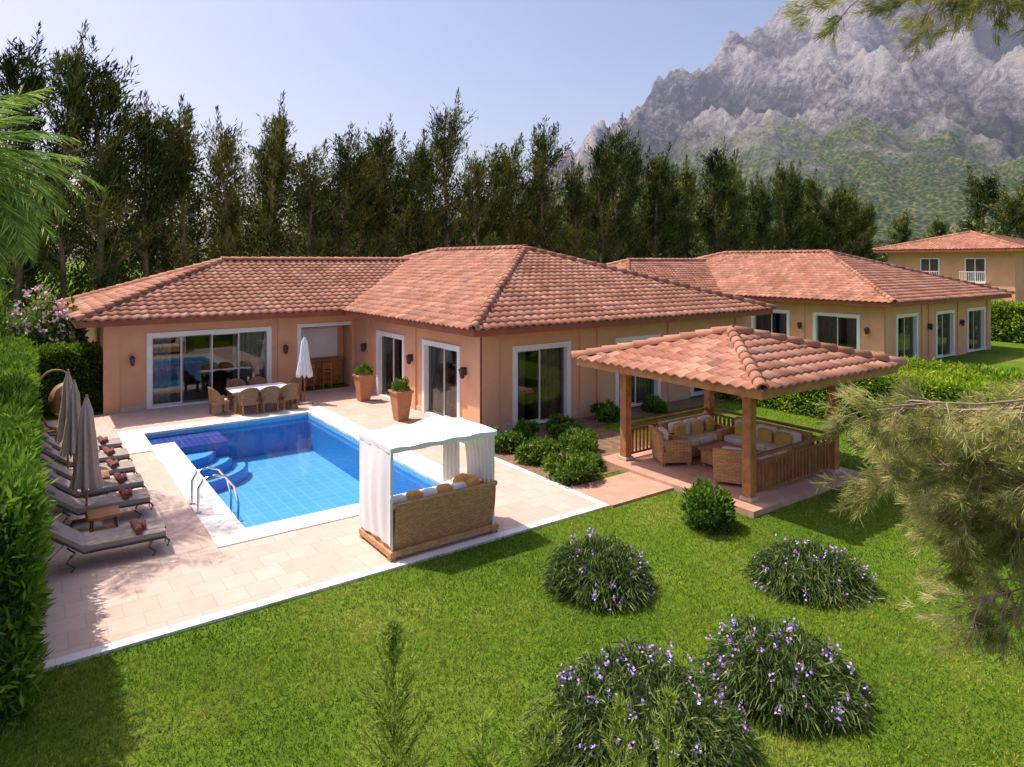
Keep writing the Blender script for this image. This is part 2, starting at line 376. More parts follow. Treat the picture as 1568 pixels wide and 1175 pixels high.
def cap_line(cl,p0,p1,r=.12,l=.42):
    p0=np.array(p0,float);p1=np.array(p1,float); d=p1-p0; Ln=np.linalg.norm(d); d/=Ln
    n=int(Ln/l)+1; l=Ln/n
    side=np.cross(d,[0,0,1]); side/=np.linalg.norm(side); up=np.cross(side,d)
    th=np.linspace(-.15,math.pi+.15,9)
    for i in range(n):
        a=p0+d*(i*l-.05); b=p0+d*(i+1)*l
        A=a+(r*1.12)*(np.cos(th)[:,None]*side+np.sin(th)[:,None]*up)+up*.015
        A2=a+(r*.85)*(np.cos(th)[:,None]*side+np.sin(th)[:,None]*up)
        B=b+(r*.9)*(np.cos(th)[:,None]*side+np.sin(th)[:,None]*up)
        V=np.concatenate([A,B,A2]); F=[(k,k+1,k+10,k+9) for k in range(8)]+[(18+k,19+k,k+1,k) for k in range(8)]
        cl.add(V,np.array(F),random.random(),'tile')
def hip_roof(name,x0,x1,y0,y1,z,slope,parent,open_right=None,tw=.29,tl=.37):
    bm=bmesh.new(); cl=Cloud(); W=x1-x0; Dp=y1-y0
    if open_right is None:
        h=min(W,Dp)/2
        tile_plane(bm,(x0,y0,z),(1,0,0),(0,1,0),W,h,slope,True,True,tw,tl)
        tile_plane(bm,(x1,y1,z),(-1,0,0),(0,-1,0),W,h,slope,True,True,tw,tl)
        tile_plane(bm,(x0,y1,z),(0,-1,0),(1,0,0),Dp,h,slope,True,True,tw,tl)
        tile_plane(bm,(x1,y0,z),(0,1,0),(-1,0,0),Dp,h,slope,True,True,tw,tl)
        zt=z+h*slope+.05
        for cx,cy,sx,sy in ((x0,y0,1,1),(x1,y0,-1,1),(x0,y1,1,-1),(x1,y1,-1,-1)):
            cap_line(cl,(cx,cy,z+.05),(cx+sx*h,cy+sy*h,zt))
        if abs(W-Dp)>.1:
            if W>Dp: cap_line(cl,(x0+h,y0+h,zt+.02),(x1-h,y0+h,zt+.02))
            else: cap_line(cl,(x0+h,y0+h,zt+.02),(x0+h,y1-h,zt+.02))
    else:
        h=Dp/2; L=open_right-x0
        tile_plane(bm,(x0,y0,z),(1,0,0),(0,1,0),L,h,slope,True,False,tw,tl)
        tile_plane(bm,(open_right,y1,z),(-1,0,0),(0,-1,0),L,h,slope,False,True,tw,tl)
        tile_plane(bm,(x0,y1,z),(0,-1,0),(1,0,0),Dp,h,slope,True,True,tw,tl)
        zt=z+h*slope+.05
        cap_line(cl,(x0,y0,z+.05),(x0+h,y0+h,zt)); cap_line(cl,(x0,y1,z+.05),(x0+h,y1-h,zt))
        cap_line(cl,(x0+h,y0+h,zt+.02),(open_right,y0+h,zt+.02))
    tm=cl.mesh('caps'); bm.from_mesh(tm); bpy.data.meshes.remove(tm)
    me=bpy.data.meshes.new(name); bm.to_mesh(me); bm.free(); me.materials.append(M['tile'])
    ob=bpy.data.objects.new(name,me); return link(ob,parent)

# ---------------------------------------------------------------- villas
def abox(mb,ax,a0,a1,d0,d1,z0,z1,k):
    if ax=='x': mb.box(a0,a1,d0,d1,z0,z1,k)
    else: mb.box(d0,d1,a0,a1,z0,z1,k)
def wall(mb,ax,a0,a1,d,H,ops,th=.25):
    cur=a0
    for (o0,o1,zt) in sorted(ops):
        abox(mb,ax,cur,o0,d,d+th,0,H,'stucco'); abox(mb,ax,o0,o1,d,d+th,zt,H,'stucco'); cur=o1
    abox(mb,ax,cur,a1,d,d+th,0,H,'stucco')
def door(ax,a0,a1,d,zt,panels,parent,cur=.35):
    mb=MB(); t=.14
    abox(mb,ax,a0-.02,a0+t,d-.045,d+.2,.05,zt+.02,'white'); abox(mb,ax,a1-t,a1+.02,d-.045,d+.2,.05,zt+.02,'white')
    abox(mb,ax,a0+t,a1-t,d-.045,d+.2,zt-t,zt+.02,'white'); abox(mb,ax,a0+t,a1-t,d-.02,d+.2,.04,.09,'white')
    A0=a0+t;A1=a1-t;w=(A1-A0)/panels; zb=.09; zz=zt-t
    for i in range(panels):
        x0=A0+i*w; x1=x0+w; dd=d+.09+(.05 if i%2 else 0)
        abox(mb,ax,x0,x0+.05,dd,dd+.04,zb,zz,'sash'); abox(mb,ax,x1-.05,x1,dd,dd+.04,zb,zz,'sash')
        abox(mb,ax,x0+.05,x1-.05,dd,dd+.04,zz-.05,zz,'sash'); abox(mb,ax,x0+.05,x1-.05,dd,dd+.04,zb,zb+.07,'sash')
    mb.build('door_frame',parent)
    mb=MB()
    if ax=='x': mb.add([(A0,d+.12,zb),(A1,d+.12,zb),(A1,d+.12,zz),(A0,d+.12,zz)],[(0,1,2,3)],'glass')
    else: mb.add([(d+.12,A1,zb),(d+.12,A0,zb),(d+.12,A0,zz),(d+.12,A1,zz)],[(0,1,2,3)],'glass')
    mb.build('door_glass',parent)
    mb=MB(); W=A1-A0
    for s0,s1 in ((A0,A0+W*cur*.55),(A1-W*cur,A1)):
        def fn(u,v):
            a=s0+(s1-s0)*u; dd=d+.29+.045*math.sin(a*38)
            return (a,dd,.08+v*(zz-.08)) if ax=='x' else (dd,a,.08+v*(zz-.08))
        mb.grid(fn,48,1,'curtain')
    mb.build('curtain',parent,smooth=True)
def sconce(ax,a,d,z,parent):
    mb=MB()
    abox(mb,ax,a-.05,a+.05,d-.02,d,z-.12,z+.12,'iron'); abox(mb,ax,a-.02,a+.02,d-.12,d-.02,z+.1,z+.13,'iron')
    c=(a,d-.13) if ax=='x' else (d-.13,a)
    mb.frus(c[0],c[1],.05,.075,z-.16,z+.06,'iron'); mb.frus(c[0],c[1],.09,.02,z+.06,z+.14,'iron'); mb.frus(c[0],c[1],.03,.05,z-.2,z-.16,'iron')
    mb.build('wall_lantern',parent)
def villa(loc,wl=1.25):
    E=empty('terracotta_roof_villa',loc); H=3.0
    wx=wl+.85
    mb=MB()
    D1=[(17.4,19.74,2.42),(21.06,23.3,2.42)]
    D2=[(11.75,13.95,2.45),(15.95,18.1,2.42),(19.75,22.1,2.42)]
    D3=[(3.3,7.35,2.57),(8.35,10.5,2.6)] if wl<2 else [(4.3,7.35,2.57),(8.35,10.5,2.6)]
    wall(mb,'y',16.3,25.5,10.6,H,D1)
    wall(mb,'x',10.85,22.9,16.3,H,D2)
    wall(mb,'x',wx,10.6,25.5,H,D3)
    mb.box(wx,wx+.25,25.75,34.8,0,H,'stucco'); mb.box(wx+.25,10.85,34.55,34.8,0,H,'stucco')
    mb.box(10.6,10.85,34.8,35.95,0,H,'stucco'); mb.box(22.65,22.9,16.55,36,0,H,'stucco'); mb.box(10.85,22.65,35.75,36,0,H,'stucco')
    mb.box(8.1,10.58,26.6,26.8,0,H,'stucco'); mb.box(8.1,8.3,25.75,26.6,0,H,'stucco')
    mb.box(10.6,10.85,25.5,26.8,0,H,'stucco')
    for x in (10.95,14.6,15.35,18.75,22.6): mb.box(x-.25 if x>11 else 10.56,x+.25,16.24,16.3,.0,H-.02,'stucco')
    mb.box(10.54,10.6,16.24,16.9,0,H-.02,'stucco'); mb.box(10.54,10.6,20.2,20.6,0,H-.02,'stucco'); mb.box(10.54,10.6,24.0,24.4,0,H-.02,'stucco')
    mb.box(wx-.06,wx+.4,25.44,25.5,0,H-.02,'stucco'); mb.box(7.6,8.05,25.44,25.5,0,H-.02,'stucco')
    mb.build('walls',E)
    mb=MB()
    for a,b in ((11.2,11.72),(13.97,14.34),(14.86,15.08),(15.62,15.9),(18.15,18.48),(19.02,19.7),(22.13,22.33)): mb.box(a,b,16.27,16.3,0,.2,'plinth')
    for a,b in ((16.92,17.37),(19.77,20.18),(20.62,21.03),(23.33,23.98)): mb.box(10.57,10.6,a,b,0,.2,'plinth')
    mb.box(wx+.42,D3[0][0]-.03,25.47,25.5,0,.2,'plinth')
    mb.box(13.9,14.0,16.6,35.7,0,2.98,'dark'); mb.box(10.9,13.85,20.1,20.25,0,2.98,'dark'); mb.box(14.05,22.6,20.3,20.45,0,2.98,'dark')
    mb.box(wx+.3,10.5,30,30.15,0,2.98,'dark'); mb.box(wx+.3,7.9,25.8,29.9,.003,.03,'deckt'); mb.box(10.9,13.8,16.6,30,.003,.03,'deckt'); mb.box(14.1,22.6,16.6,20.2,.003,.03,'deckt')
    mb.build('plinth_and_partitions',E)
    for o in D1: door('y',o[0],o[1],10.6,o[2],2,E,.55)
    for o in D2: door('x',o[0],o[1],16.3,o[2],2,E,.5)
    door('x',D3[0][0],D3[0][1],25.5,D3[0][2],4,E,.3)
    mb=MB(); a0,a1,d,zt=8.35,10.5,25.5,2.6
    mb.box(a0-.02,a0+.12,d-.04,d+.2,0.05,zt+.02,'white'); mb.box(a0+.12,a1-.02,d-.04,d+.2,zt-.12,zt+.02,'white')
    mb.box(8.55,10.3,26.50,26.56,1.15,2.35,'white'); mb.box(8.62,10.23,26.47,26.5,1.2,2.3,'screen')
    for i in range(9): mb.box(8.62,10.23,26.462,26.47,1.22+i*.12,1.225+i*.12,'sash')
    mb.box(8.35,10.5,26.2,26.46,1.02,1.08,'wood'); mb.box(8.35,10.5,26.42,26.6,.04,1.02,'wood')
    mb.build('bar_counter',E)
    for x in (8.9,9.6):
        mb=MB()
        for dx in (-.16,.16):
            for dy in (-.16,.16): mb.box(x+dx-.02,x+dx+.02,25.9+dy-.02,25.9+dy+.02,.02,.68 if dy>0 else 1.05,'wood')
        mb.box(x-.2,x+.2,25.7,26.1,.68,.72,'wood')
        for z in (.8,.88,.96): mb.box(x-.14,x+.14,25.73,25.75,z,z+.05,'wood')
        for z in (.25,.45): mb.box(x-.14,x+.14,25.73,25.75,z,z+.03,'wood')
        mb.box(x-.17,x-.15,25.76,26.04,.3,.33,'wood'); mb.box(x+.15,x+.17,25.76,26.04,.3,.33,'wood')
        mb.build('bar_stool',E)
    for a in (2.85 if wl<2 else 3.9,7.85): sconce('x',a,25.44,1.75,E)
    for a in (17.0,20.4,24.2): sconce('y',a,10.54,1.75,E)
    for a in (15.0,18.75): sconce('x',a,16.24,1.75,E)
    mb=MB(); x0,x1,y0,y1=9.85,23.65,15.5,36.7; z0,z1=2.93,3.13
    mb.box(x0+.06,x1-.06,y0+.06,y1-.06,3.002,3.06,'soffit'); mb.box(wl+.06,x0+.06,24.76,35.54,3.002,3.06,'soffit')
    mb.box(x0,x1,y0,y0+.05,z0,z1,'fascia'); mb.box(x1-.05,x1,y0+.05,y1,z0,z1,'fascia'); mb.box(x0,x0+.05,y0+.05,24.7,z0,z1,'fascia')
    mb.box(x0,x1-.05,y1-.05,y1,z0,z1,'fascia'); mb.box(wl,x0+.05,24.7,24.75,z0,z1,'fascia'); mb.box(wl,wl+.05,24.75,35.6,z0,z1,'fascia'); mb.box(x0,x0+.05,35.6,y1-.05,z0,z1,'fascia')
    mb.build('eaves',E)
    hip_roof('roof_main',x0-.03,x1+.03,y0-.03,y1+.03,3.12,.34,E)
    hip_roof('roof_wing',wl-.03,x0,24.67,35.63,3.12,.34,E,open_right=15.35)
    return E
villa((0,0,0)); villa((21.65,-.9,0),2.6)
E=empty('two_storey_villa'); mb=MB()
mb.box(70,81,22.3,33,0,5.95,'stucco'); mb.build('walls',E)
mb=MB(); mb.box(69.1,81.9,21.4,33.9,5.9,6.0,'soffit')
mb.box(69.0,69.1,21.3,34,5.85,6.12,'fascia'); mb.box(69.1,82,21.3,21.4,5.85,6.12,'fascia'); mb.build('eaves',E)
hip_roof('roof',69,82,21.3,34,6.1,.27,E)
mb=MB()
for y in (24.5,28.3):
    mb.box(69.93,69.995,y,y+1.7,3.1,5.3,'white'); mb.box(69.90,69.93,y+.12,y+.8,3.2,5.18,'dark'); mb.box(69.90,69.93,y+.9,y+1.58,3.2,5.18,'dark')
    mb.box(69.2,70,y-.2,y+1.9,3.0,3.1,'white')
    for i in range(15): mb.box(69.2,69.23,y-.2+i*.145,y-.17+i*.145,3.1,4.0,'white')
    mb.box(69.19,69.24,y-.2,y+1.9,4.0,4.06,'white')
mb.build('windows_and_balcony',E)

# ---------------------------------------------------------------- gazebo
G=empty('garden_gazebo')
sheet('deck',[11.5,15.7],[7.95,12.4],lambda x,y:True,.12,'deckt',0,G)
mb=MB()
for x in (12.0,15.2):
    for y in (8.4,11.9):
        mb.box(x-.1,x+.1,y-.1,y+.1,.12,2.42,'wood'); mb.box(x-.14,x+.14,y-.14,y+.14,.122,.2,'plinth')
        mb.box(x-.13,x+.13,y-.13,y+.13,2.2,2.3,'wood')
mb.box(11.8,15.4,8.33,8.47,2.3,2.46,'wood'); mb.box(11.8,15.4,11.83,11.97,2.3,2.46,'wood')
mb.box(11.93,12.07,8.47,11.83,2.3,2.46,'wood'); mb.box(15.13,15.27,8.47,11.83,2.3,2.46,'wood')
mb.build('posts_and_beams',G,bevel=.008)
mb=MB(); x0,x1,y0,y1=11.1,16.4,7.5,12.7
mb.box(x0+.05,x1-.05,y0+.05,y1-.05,2.46,2.5,'wood')
mb.box(x0,x1,y0,y0+.05,2.42,2.6,'wood'); mb.box(x0,x1,y1-.05,y1,2.42,2.6,'wood'); mb.box(x0,x0+.05,y0+.05,y1-.05,2.42,2.6,'wood'); mb.box(x1-.05,x1,y0+.05,y1-.05,2.42,2.6,'wood')
mb.build('eaves',G)
hip_roof('roof',x0-.04,x1+.04,y0-.04,y1+.04,2.58,.27,G,tw=.27,tl=.36)
mb=MB()
def rail(xa,ya,xb,yb):
    L=math.hypot(xb-xa,yb-ya); n=int(L/.13); ax='x' if abs(xb-xa)>abs(yb-ya) else 'y'
    a0=min(xa,xb) if ax=='x' else min(ya,yb); a1=max(xa,xb) if ax=='x' else max(ya,yb); d=ya if ax=='x' else xa
    abox(mb,ax,a0,a1,d-.04,d+.04,.95,1.01,'woodd'); abox(mb,ax,a0,a1,d-.025,d+.025,.22,.27,'woodd'); abox(mb,ax,a0,a1,d-.025,d+.025,.82,.86,'woodd')
    for i in range(1,n):
        a=a0+(a1-a0)*i/n; abox(mb,ax,a-.028,a+.028,d-.02,d+.02,.27,.82,'woodd')
rail(12.1,11.9,15.1,11.9); rail(15.2,8.5,15.2,11.8); rail(12.1,8.4,15.1,8.4)
mb.build('railing',G)
sheet('garden_path',[9.652,11.498],[9.95,11.3],lambda x,y:True,.05,'deckt',0)
def armchair(name,x,y,rz,w=.75,k='wicker',cush='cream',z=.12,scale=1,d=.75):
    mb=MB(); mb.M=Matrix.Translation((x,y,z))@Matrix.Rotation(rz,4,'Z')@Matrix.Scale(scale,4)
    h=w/2
    mb.box(-h,h,-d/2,d/2,.08,.32,k); mb.box(-h,-h+.13,-d/2,d/2-.05,.32,.6,k); mb.box(h-.13,h,-d/2,d/2-.05,.32,.6,k)
    mb.add([(-h,d/2-.14,.3),(h,d/2-.14,.3),(h,d/2,.3),(-h,d/2,.3),(-h,d/2,.82),(h,d/2,.82),(h,d/2+.1,.82),(-h,d/2+.1,.82)],[(0,3,2,1),(4,5,6,7),(0,1,5,4),(1,2,6,5),(2,3,7,6),(3,0,4,7)],k)
    for sx in (-h+.06,h-.06):
        for sy in (-d/2+.06,d/2-.06): mb.box(sx-.04,sx+.04,sy-.04,sy+.04,0,.08,k)
    n=max(1,round((w-.3)/.6)); cw=(w-.28)/n
    for i in range(n):
        cx=-h+.14+cw*(i+.5)
        mb.superq((cx,-.06,.39),(cw/2,d/2-.1,.08),cush,.3); mb.superq((cx,d/2-.16,.62),(cw/2,.08,.2),cush,.35)
        if n>1: mb.superq((cx+random.uniform(-.1,.1),d/2-.3,.6),(.2,.08,.18),'yellow',.5,rz=random.uniform(-.3,.3))
    return mb.build(name,bevel=.015)
armchair('wicker_armchair',12.75,11.1,R(60)); armchair('wicker_armchair',12.7,9.3,R(120))
armchair('wicker_sofa',13.9,11.25,0,1.9); armchair('wicker_sofa',14.65,9.9,R(-90),2.1)
mb=MB(); mb.box(13.1,13.9,9.8,10.5,.2,.5,'wicker'); mb.box(13.05,13.95,9.75,10.55,.5,.54,'wood')
for sx in (13.14,13.82):
    for sy in (9.84,10.42): mb.box(sx,sx+.05,sy,sy+.05,.12,.2,'wicker')
mb.build('coffee_table',bevel=.01)
mb=MB(); mb.box(13.35,13.85,8.9,9.4,.45,.5,'wicker')
for sx in (13.38,13.78):
    for sy in (8.93,9.33): mb.box(sx,sx+.05,sy,sy+.05,.12,.45,'wicker')
mb.superq((13.6,9.15,.54),(.25,.25,.05),'cream',.3); mb.build('wicker_footstool',bevel=.01)

# ---------------------------------------------------------------- cabana daybed
C=empty('canopy_daybed'); x0,x1,y0,y1=4.93,6.96,10.27,11.5; H=1.86
mb=MB()
for x in (x0,x1):
    for y in (y0,y1): mb.tube([(x,y,.05),(x,y,H)],.022,'canvas',8)
for a,b in (((x0,y0),(x1,y0)),((x0,y1),(x1,y1)),((x0,y0),(x0,y1)),((x1,y0),(x1,y1))):
    mb.tube([(a[0],a[1],H-.01),(b[0],b[1],H-.01)],.018,'canvas',6)
mb.build('frame',C,smooth=True)
mb=MB()
def can(u,v):
    s=.02-.06*math.sin(math.pi*u)*math.sin(math.pi*v)+.10*math.exp(-((u-.72)/.13)**2)*v+.03*math.exp(-((u-.35)/.1)**2)*v+.01*math.sin(u*25+v*6)
    return (x0-.05+(x1-x0+.10)*u,y0-.05+(y1-y0+.10)*v,H+.02+s)
mb.grid(can,30,14,'canvas')
pts=[can(i/30,0) for i in range(31)]+[can(1,i/14) for i in range(1,15)]+[can(1-i/30,1) for i in range(1,31)]+[can(0,1-i/14) for i in range(1,15)]
for i,(a,b) in enumerate(zip(pts[:-1],pts[1:])):
    da=.08+.012*math.sin(i*.9); db=.08+.012*math.sin((i+1)*.9)
    mb.add([a,b,(b[0],b[1],b[2]-db),(a[0],a[1],a[2]-da)],[(0,3,2,1)],'canvas')
mb.build('canopy',C,smooth=True)
mb=MB()
mb.grid(lambda u,v:(x0-.04-.05*math.sin(math.pi*v)*math.sin(math.pi*u)+.012*math.sin(u*22)*(1-v*.7),y0-.02+(y1-y0+.04)*u,.26+.03*math.sin(u*5)+v*(H-.26)),50,10,'canvas')
mb.grid(lambda u,v:(x1+.0+.03*math.sin(u*45)*(1.2-v),y0+.04+(y1-y0)*.98*u*(.72+.28*v*v),.88+v*(H-.88)),70,10,'canvas')
mb.grid(lambda u,v:(x1-.35+.37*u,y1-.0+.03*math.sin(u*26),.7+v*(H-.7)),30,4,'canvas')
mb.build('curtain',C,smooth=True)
mb=MB()
def bk(u,v):
    z=.16+(.92-.16)*v
    return (x0+.03+(x1-x0-.02)*u,y0-.07+.10*(1-v)**1.5,z)
mb.grid(bk,12,8,'wicker'); mb.grid(lambda u,v:(bk(1-u,v)[0],bk(u,v)[1]+.1,bk(u,v)[2]),12,8,'wicker')
mb.tube([(x0+.0,y0-.03,.94),(x1+.04,y0-.03,.94)],.045,'wicker',10)
mb.tube([(x1+.03,y0-.03,.94),(x1+.03,y0+.35,.88),(x1+.03,y0+.6,.74),(x1+.03,y1,.7)],.045,'wicker',10)
mb.box(x1-.02,x1+.05,y0+.07,y1-.05,.16,.72,'wicker'); mb.box(x0-.01,x0+.05,y0+.07,y1-.05,.16,.72,'wicker')
mb.box(x0+.05,x1-.02,y0+.1,y1,.16,.36,'wicker')
mb.box(x0-.06,x1+.07,y0-.07,y0-.01,.10,.19,'wicker'); mb.box(x0-.06,x0,y0-.01,y1,.10,.19,'wicker'); mb.box(x1+.01,x1+.07,y0-.01,y1,.10,.19,'wicker')
for x in (x0-.0,x1+.0):
    for y in (y0-.0,y1-.08): mb.box(x-.055,x+.055,y-.055,y+.055,.03,.12,'wood')
mb.build('wicker_body',C)
mb=MB()
mb.superq(((x0+x1)/2,(y0+y1)/2+.05,.46),(.98,.53,.11),'cream',.25,nu=24)
for i in range(6):
    mb.superq((x0+.25+i*.3,y0+.27,.82+.02*(i%2)),(.16,.09,.17),'canvas' if i%2==0 else 'orange',.55,rz=random.uniform(-.3,.3))
mb.superq((x1-.2,y0+.5,.78),(.1,.2,.2),'orange',.5,rz=.2); mb.superq((x1-.28,y0+.75,.70),(.1,.2,.17),'cream',.5); mb.superq((x1-.45,y0+.4,.92),(.2,.1,.15),'orange',.6,rz=.5)
mb.build('cushions',C,smooth=True)

# ---------------------------------------------------------------- loungers, parasols
mb=MB()
def lg(u,v):
    x=u*1.9
    z=.36+(max(0,.72-x)*.78)
    return (x,-.31+.62*v,z+.05)
mb.grid(lg,22,4,'cushd'); mb.grid(lambda u,v:(lg(u,1-v)[0],lg(u,1-v)[1],lg(u,v)[2]-.09),22,4,'cushd')
for y,s in ((-.31,1),(.31,-1)):
    mb.grid(lambda u,v:(lg(u,0)[0],y,lg(u,0)[2]-.09*(1-v)) if s==1 else (lg(1-u,0)[0],y,lg(1-u,0)[2]-.09*(1-v)),22,1,'cushd')
mb.grid(lambda u,v:(1.9,-.31+.62*u,.2+.21*v),3,1,'cushd')
mb.grid(lambda u,v:(0,.31-.62*u,.83+.14*v),3,1,'cushd')
for y in (-.33,.33):
    mb.tube([(0,y,.88),(.72,y,.31),(1.9,y,.31),(1.95,y,.24),(1.92,y,.16)],.018,'iron',6)
    for x in (.55,1.7): mb.tube([(x,y,.31),(x-.06,y,.2),(x+.05,y,.1),(x,y,.045)],.015,'iron',6)
    mb.tube([(.15,y,.76),(.45,y,.5),(.25,y,.3),(.1,y,.045)],.014,'iron',6)
mb.tube([(.1,-.33,.12),(.1,.33,.12)],.012,'iron',6)
mb.tube([(1.5,-.25,.47),(1.47,.02,.50),(1.45,.25,.47)],.06,'maroon',10); mb.tube([(1.57,-.1,.46),(1.59,.2,.46)],.045,'maroon',10)
mb.superq((.24,0,.80),(.17,.2,.05),'cushd',.5,ry=R(38))
lo=mb.build('sun_lounger',loc=(.06,13.2,0)); lo.rotation_euler=(0,0,R(-3))
for i,y in enumerate((15.2,16.3,17.5,18.7,20.0)):
    o=bpy.data.objects.new('sun_lounger',lo.data); o.location=(.08+.03*(i%2),y,0); o.rotation_euler=(0,0,R(random.uniform(-3,3))); link(o)
mb=MB(); mb.box(-.25,.25,-.25,.25,.42,.46,'wood')
for sx in (-.2,.2):
    for sy in (-.2,.2): mb.tube([(sx,sy,.04),(sx*.9,sy*.9,.42)],.015,'iron',6)
mb.box(-.2,.2,-.2,.2,.12,.14,'wood')
st=mb.build('side_table',loc=(1.15,14.25,0))
for y in (16.9,19.35):
    o=bpy.data.objects.new('side_table',st.data); o.location=(1.2,y-.1,0); link(o)
def parasol(x,y,k,h=2.5,s=1,zb=.95):
    mb=MB(); mb.tube([(0,0,.04),(0,0,h)],.022,'wood',8); mb.frus(0,0,.25,.22,.04,.12,'plinth')
    n=48; prof=[(zb,.20*s),(zb+.12,.19*s),(zb+.4,.15*s),(1.75,.115*s),(1.9,.10*s),(2.2,.085),(h-.08,.03),(h,.008)]
    vs=[];fs=[]
    for z,r in prof:
        for i in range(n):
            a=2*math.pi*i/n; rr=r*(1+.28*math.cos(8*a+z*1.5)); zz=z+(.06*math.cos(8*a) if z==zb else 0)
            vs.append((rr*math.cos(a),rr*math.sin(a),zz))
    for j in range(len(prof)-1):
        for i in range(n): fs.append((j*n+i,j*n+(i+1)%n,(j+1)*n+(i+1)%n,(j+1)*n+i))
    mb.add(vs,fs,k)
    mb.tube([(.11*math.cos(t),.11*math.sin(t),1.5) for t in [2*math.pi*i/16 for i in range(17)]],.02,k,6)
    return mb.build('closed_parasol',smooth=True,loc=(x,y,0))
parasol(.93,14.95,'taupe',2.5,1.1,.75); parasol(.83,16.95,'taupe',2.5,1); parasol(.78,18.3,'taupe',2.55,1)
parasol(7.9,23.4,'canvas',2.4,1.15,1.0)
Eg=empty('hanging_egg_chair',(.85,23.6,0)); mb=MB()
a=[(math.cos(t)*.42-.15,0,1.35+math.sin(t)*.5) for t in [math.pi*i/12 for i in range(13)]]
mb.tube([(.0,0,.06),(-.35,0,.25),(-.57,0,.8)]+a[::-1]+[(.27,0,1.3)],.03,'wickero',8)
mb.tube([(.5*math.cos(t),.5*math.sin(t),.07) for t in [2*math.pi*i/20 for i in range(21)]],.03,'wickero',6)
mb.tube([(-.5,0,.07),(.5,0,.07)],.03,'wickero',6)
vs=[];fs=[];nu,nv=24,16
for j in range(nv+1):
    ph=-math.pi/2+math.pi*j/nv
    for i in range(nu):
        t=2*math.pi*i/nu; vs.append((.1+.42*math.cos(ph)*math.cos(t),.42*math.cos(ph)*math.sin(t),.95+.52*math.sin(ph)))
for j in range(nv):
    for i in range(nu):
        t=2*math.pi*(i+.5)/nu; ph=-math.pi/2+math.pi*(j+.5)/nv
        if math.cos(ph)*math.cos(t-.3)>.55: continue
        b=j*nu+(i+1)%nu; fs.append((j*nu+i,b,b+nu,j*nu+i+nu))
mb.add(vs,fs,'wickero'); mb.superq((.12,0,.66),(.3,.3,.1),'cream',.5)
mb.build('basket_and_stand',Eg,smooth=True)
mb=MB(); tx,ty=6.35,23.45
mb.superq((tx,ty,.745),(.95,.5,.025),'canvas',.15)
for sx in (-.8,.8):
    for sy in (-.38,.38): mb.box(tx+sx-.04,tx+sx+.04,ty+sy-.04,ty+sy+.04,.04,.725,'wickero')
mb.box(tx-.82,tx+.82,ty-.4,ty+.4,.64,.72,'wickero'); mb.build('dining_table')
for i,(x,y,rz) in enumerate(((5.85,22.75,180),(6.5,22.7,176),(7.15,22.85,190),(5.85,24.2,0),(6.6,24.2,5),(5.1,23.4,95),(7.6,23.75,-80))):
    mb=MB(); mb.M=Matrix.Translation((x,y,.04))@Matrix.Rotation(R(rz),4,'Z')
    for sx in (-.22,.22):
        for sy in (-.2,.2): mb.box(sx-.025,sx+.025,sy-.025,sy+.025,0,.4,'wickero')
    mb.box(-.26,.26,-.25,.25,.34,.43,'wickero')
    def bkc(u,v,o=0):
        t=-.35+ (math.pi+.7)*u; r=.29+.04*v+o
        top=.62+.27*math.sin(max(0,min(1,(u-.12)/.76))*math.pi)**.6
        return (r*math.cos(t),.02+r*math.sin(t)*.95,.42+(top-.42)*v)
    mb.grid(lambda u,v:bkc(u,v),18,4,'wickero'); mb.grid(lambda u,v:bkc(1-u,v,-.04),18,4,'wickero')
    mb.tube([bkc(i/18,1,-.02) for i in range(19)],.025,'wickero',6)
    mb.superq((0,-.01,.45),(.23,.22,.04),'cream',.4)
    mb.build('wicker_dining_chair')
# ---------------------------------------------------------------- plants
def sph(n):
    v=rng.normal(size=(n,3)); return v/np.linalg.norm(v,axis=1)[:,None]
def dome_leaves(cl,c,r,h,n,ls,k,up=.4):
    d=sph(n); d[:,2]=np.abs(d[:,2])*1.0-.05
    ph=rng.uniform(0,6,3)
    wob=1+.2*np.sin(d[:,0]*5+ph[0])*np.cos(d[:,1]*5+ph[1])+.13*np.sin(d[:,2]*8+d[:,0]*7+ph[2])
    rad=(rng.uniform(.5,1.08,n)**.5*wob)[:,None]
    P=np.array(c)+d*rad*np.array([r,r,h])
    D=d+rng.normal(size=(n,3))*.7+np.array([0,0,up])
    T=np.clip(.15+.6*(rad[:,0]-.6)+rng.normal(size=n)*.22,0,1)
    cl.blades(P,D,rng.uniform(.6,1.3,n)*ls,rng.uniform(.4,.6,n)*ls,T,k)
def shrub(name,x,y,r,h,n=2500,ls=.09,k='shrub',flowers=None,nf=0,z=0,fs=.05):
    cl=Cloud()
    for i in range(6):
        a=rng.uniform(0,6.28); cl.tube([(0,0,0),(math.cos(a)*r*.3,math.sin(a)*r*.3,h*.4),(math.cos(a)*r*.6,math.sin(a)*r*.6,h*.75)],[.02,.014,.006],'bark')
    dome_leaves(cl,(0,0,h*.08),r*.8,h*.75,n,ls,k)
    for i in range(9):
        a=rng.uniform(0,6.28); q=rng.uniform(.3,.85)*r
        dome_leaves(cl,(q*math.cos(a),q*math.sin(a),h*rng.uniform(.15,.5)),r*.36,h*.55,n//8,ls,k)
    if flowers:
        d=sph(nf); d[:,2]=np.abs(d[:,2]); P=d*np.array([r,r,h])*rng.uniform(.9,1.08,(nf,1))
        for s in range(4): cl.blades(P,sph(nf),fs,fs*.8,.5,flowers)
    return cl.build(name,loc=(x,y,z))
